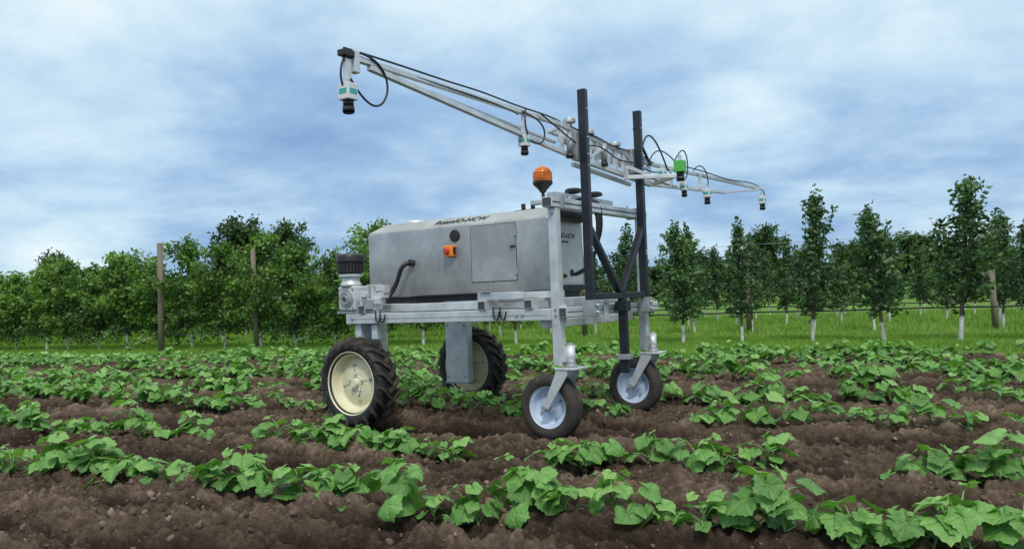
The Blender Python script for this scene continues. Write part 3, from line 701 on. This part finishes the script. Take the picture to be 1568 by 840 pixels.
for v_ in (.18,.70,1.34):
    cyl('boom_actuator',(BU+.03,v_,1.98),(BU+.03,v_,2.12),.022,M['alu_d'],RB); cyl('boom_actuator_cap',(BU+.03,v_,1.95),(BU+.03,v_,1.98),.028,M['plastic'],RB)
b2('boom_diag',(BU+.01,.52,1.99),(BU+.01,.82,2.14),.022,.022); b2('boom_diag',(BU+.01,1.10,2.10),(BU+.01,1.4,1.93),.022,.022)
for (v_) in (.292,1.2025):
    box('mast_carriage',(BU+.015,1.955),(v_-.06,v_+.06),(1.94,2.14),M['alu_d'],RB,.004)
b2('outrigger_bar',(2.01,.92,1.88),(2.30,1.15,1.88)); b2('outrigger_bar',(1.95,1.55,1.90),(2.30,1.15,1.88)); b2('outrigger_bar',(2.01,.90,1.86),(2.01,.90,1.96))
b2('outrigger_bar',(2.03,.90,1.95),(2.03,1.70,1.90))
tip=(2.10,4.12,2.065)
b2('boom_right_top_bar',(BU,1.55,2.075),tip); b2('boom_right_bottom_bar',(BU,1.55,1.90),(2.03,3.1,1.95)); b2('boom_right_bottom_bar_outer',(2.03,3.1,1.95),(2.095,4.0,2.05),.022,.022)
b2('boom_right_strut',(2.0,2.5,1.93),(2.0,2.5,2.075),.025,.025)
b2('boom_right_strut',(1.94,1.95,1.92),(1.94,1.95,2.07),.025,.025)
def sensor(u,v,zt,col=None,k=1.,drop=.0):
    w=.042*k
    box('camera_bracket',(u-.01,u+.01),(v-.02,v+.02),(zt-.10*k-drop,zt),M['alu'],RB,.002)
    z1=zt-.05*k-drop
    box('camera_housing',(u-w,u+w),(v-w,v+w),(z1-.10*k,z1),M[col] if col=='green' else M['white'],RB,.005)
    if col=='teal': box('camera_label',(u+w-.01,u+w+.0015),(v-w*.7,v+w*.7),(z1-.065*k,z1-.035*k),M['teal'],RB,0); box('camera_label',(u-w*.7,u+w*.7),(v-w-.0015,v-w+.01),(z1-.065*k,z1-.035*k),M['teal'],RB,0)
    cyl('camera_lens',(u,v,z1-.10*k),(u,v,z1-.135*k),.032*k,M['plastic'],RB,bev=.003)
    cyl('camera_lens_barrel',(u,v,z1-.135*k),(u,v,z1-.175*k),.036*k,M['plastic'],RB,bev=.004)
    cyl('camera_lens_glass',(u,v,z1-.175*k),(u,v,z1-.178*k),.026*k,M['glass'],RB)
    return z1
sensor(BU,-1.93,2.18,'teal',.82,.08)
sensor(BU,-.36,2.10,'teal',.72,.03)
sensor(BU+.1,1.62,2.06,'teal',.7)
sensor(2.05,1.90,2.17,'green',1.0)
sensor(2.02,2.05,1.98,'teal',.7)
sensor(2.02,2.62,1.98,'teal',.8)
sensor(2.10,4.10,2.03,'teal',.85)
rc=.0055
cable('boom_cable',[(BU,-1.95,2.23),(BU,-1.6,2.235),(BU,-1.1,2.225),(BU-.02,-.8,2.245),(BU,-.4,2.21),(BU,.0,2.22),(BU+.02,.3,2.16),(BU+.03,.6,2.17),(BU+.03,.9,2.10),(BU+.03,1.3,2.14),(BU+.03,1.6,2.08)],rc,RB)
cable('boom_cable',[(BU,-1.90,2.215),(BU+.02,-1.2,2.17),(BU+.02,-.7,2.20),(BU+.02,-.45,2.15)],.004,RB)
cable('tip_loop_cable',[(BU+.02,-1.86,2.22),(BU+.02,-1.74,2.22),(BU+.02,-1.65,2.13),(BU+.02,-1.68,2.01),(BU+.02,-1.78,1.95),(BU+.02,-1.88,2.02),(BU+.02,-1.93,2.08)],rc,RB)
cable('tip_loop_cable',[(BU,-1.93,2.21),(BU,-1.98,2.15),(BU,-1.99,2.07),(BU,-1.95,2.03)],rc,RB)
cable('mid_loop_cable',[(BU+.02,-.40,2.18),(BU+.04,-.2,2.16),(BU+.04,-.12,2.05),(BU+.04,-.24,1.97),(BU+.03,-.34,2.0)],rc,RB)
cable('mid_loop_cable',[(BU+.02,-.36,2.20),(BU+.04,-.42,2.12),(BU+.04,-.38,2.03)],rc,RB)
cable('centre_cable',[(BU+.03,-.2,2.20),(BU+.05,.1,2.10),(BU+.05,.3,2.02),(BU+.05,.6,2.12),(BU+.05,.9,1.99),(BU+.05,1.2,2.06),(BU+.06,1.5,1.96),(BU+.05,1.8,2.03)],rc,RB)
cable('arch_cable',[(BU+.05,1.3,2.05),(BU+.05,1.38,2.28),(BU+.06,1.52,2.33),(BU+.08,1.65,2.20),(BU+.1,1.75,2.02)],.007,RB)
cable('arch_cable',[(BU+.05,1.45,2.04),(BU+.05,1.6,2.24),(BU+.06,1.78,2.22),(BU+.12,1.9,2.10)],rc,RB)
cable('arch_cable',[(BU+.1,1.9,2.12),(BU+.1,2.1,2.30),(BU+.1,2.25,2.2),(BU+.1,2.2,2.0),(BU+.12,2.05,1.97)],rc,RB)
cable('arch_cable',[(2.02,2.3,2.08),(2.02,2.5,2.22),(2.02,2.72,2.1),(2.02,2.65,1.96)],rc,RB)
cable('right_cable',[(2.0,2.1,2.10),(2.02,2.6,2.11),(2.05,3.1,2.06),(2.08,3.6,2.11),(2.1,4.15,2.09),(2.1,4.22,2.02),(2.1,4.15,1.95)],rc,RB)
cable('gas_spring',[(BU+.03,1.25,2.32),(BU+.04,1.4,2.16),(BU+.05,1.5,2.05)],.012,RB)
for k in range(5):
    d=.015*k
    cable('hanging_cable_bundle',[(1.75-d,.55+d,1.70),(1.82+d,.62+d,1.74),(1.88,.66+d,1.60),(1.87,.65+d*1.4,1.45),(1.84-d,.68+d,1.30),(1.78,.7+d,1.20),(1.62,.70+d,1.15)],.010,RB)
lathe('gps_puck',[(0,.03),(.05,.03),(.065,.02),(.068,0),(.03,-.01),(0,-.01)],M['plastic'],RB,(1.70,.62,1.77),'Z',seg=32)
lathe('gps_puck',[(0,.03),(.05,.03),(.065,.02),(.068,0),(.03,-.01),(0,-.01)],M['plastic'],RB,(1.70,.95,1.77),'Z',seg=32)
box('front_corner_plate',(1.80,1.89),(.10,.115),(.80,.93),M['alu'],RB,.003)
box('hanging_bracket',(1.946,1.96),(.55,.62),(.80,.95),M['alu'],RB,.003); box('hanging_bracket',(1.946,1.99),(.5,.7),(.93,.944),M['alu'],RB,.003)
# ------------------------------------------------------------------ world
w=bpy.data.worlds.new('World'); scene.world=w; w.use_nodes=True; nt=w.node_tree; bg=nt.nodes['Background']
SE,SR=math.radians(52),math.radians(150)
sky=nt.nodes.new('ShaderNodeTexSky'); sky.sky_type='NISHITA'; sky.sun_disc=False; sky.sun_elevation=SE; sky.sun_rotation=SR
tc=nt.nodes.new('ShaderNodeTexCoord'); sp=nt.nodes.new('ShaderNodeSeparateXYZ'); nt.links.new(tc.outputs['Generated'],sp.inputs[0])
zz=mathn(nt,'ADD',mathn(nt,'MAXIMUM',sp.outputs[2],0.),.24)
cb=nt.nodes.new('ShaderNodeCombineXYZ'); nt.links.new(mathn(nt,'DIVIDE',sp.outputs[0],zz),cb.inputs[0]); nt.links.new(mathn(nt,'DIVIDE',sp.outputs[1],zz),cb.inputs[1])
n1=noise(nt,.85,8,.50,cb.outputs[0],.3); n2=noise(nt,2.4,8,.58,cb.outputs[0],.2)
n3=mathn(nt,'ADD',mathn(nt,'MULTIPLY',n1,.66),mathn(nt,'MULTIPLY',n2,.34))
el=mathn(nt,'MULTIPLY',mathn(nt,'SUBTRACT',sp.outputs[2],.15),.30)
n3=mathn(nt,'ADD',n3,el)
cl=ramp(nt,n3,[(.36,(.22,.37,.64)),(.45,(.33,.51,.75)),(.52,(.49,.68,.86)),(.60,(.69,.86,.95)),(.69,(.93,.985,1.))])
cl10=mixc(nt,1.,cl,(10.6,10.6,10.6),'MULTIPLY')
nt.links.new(mixc(nt,.92,sky.outputs[0],cl10),bg.inputs[0]); bg.inputs[1].default_value=.1
L=bpy.data.lights.new('sun','SUN'); L.energy=2.0; L.angle=math.radians(10); L.color=(1,.96,.9)
so=bpy.data.objects.new('sun',L); COL.objects.link(so)
d=Vector((math.sin(SR)*math.cos(SE),math.cos(SR)*math.cos(SE),math.sin(SE)))
so.rotation_euler=d.to_track_quat('Z','Y').to_euler()
# ------------------------------------------------------------------ camera
cam=bpy.data.cameras.new('camera'); cam.sensor_width=36; cam.lens=1240.47/1568*36; cam.clip_end=2000; cam.clip_start=.05
c=bpy.data.objects.new('camera',cam); COL.objects.link(c)
mt=Matrix.Rotation(math.radians(25.31),4,'Z')@Matrix.Rotation(math.pi/2+.0273,4,'X')@Matrix.Rotation(-.0384,4,'Z')
mt.translation=(3.949,-5.383,1.0); c.matrix_world=mt
scene.camera=c
scene.view_settings.view_transform='Standard'; scene.view_settings.look='None'; scene.view_settings.exposure=0
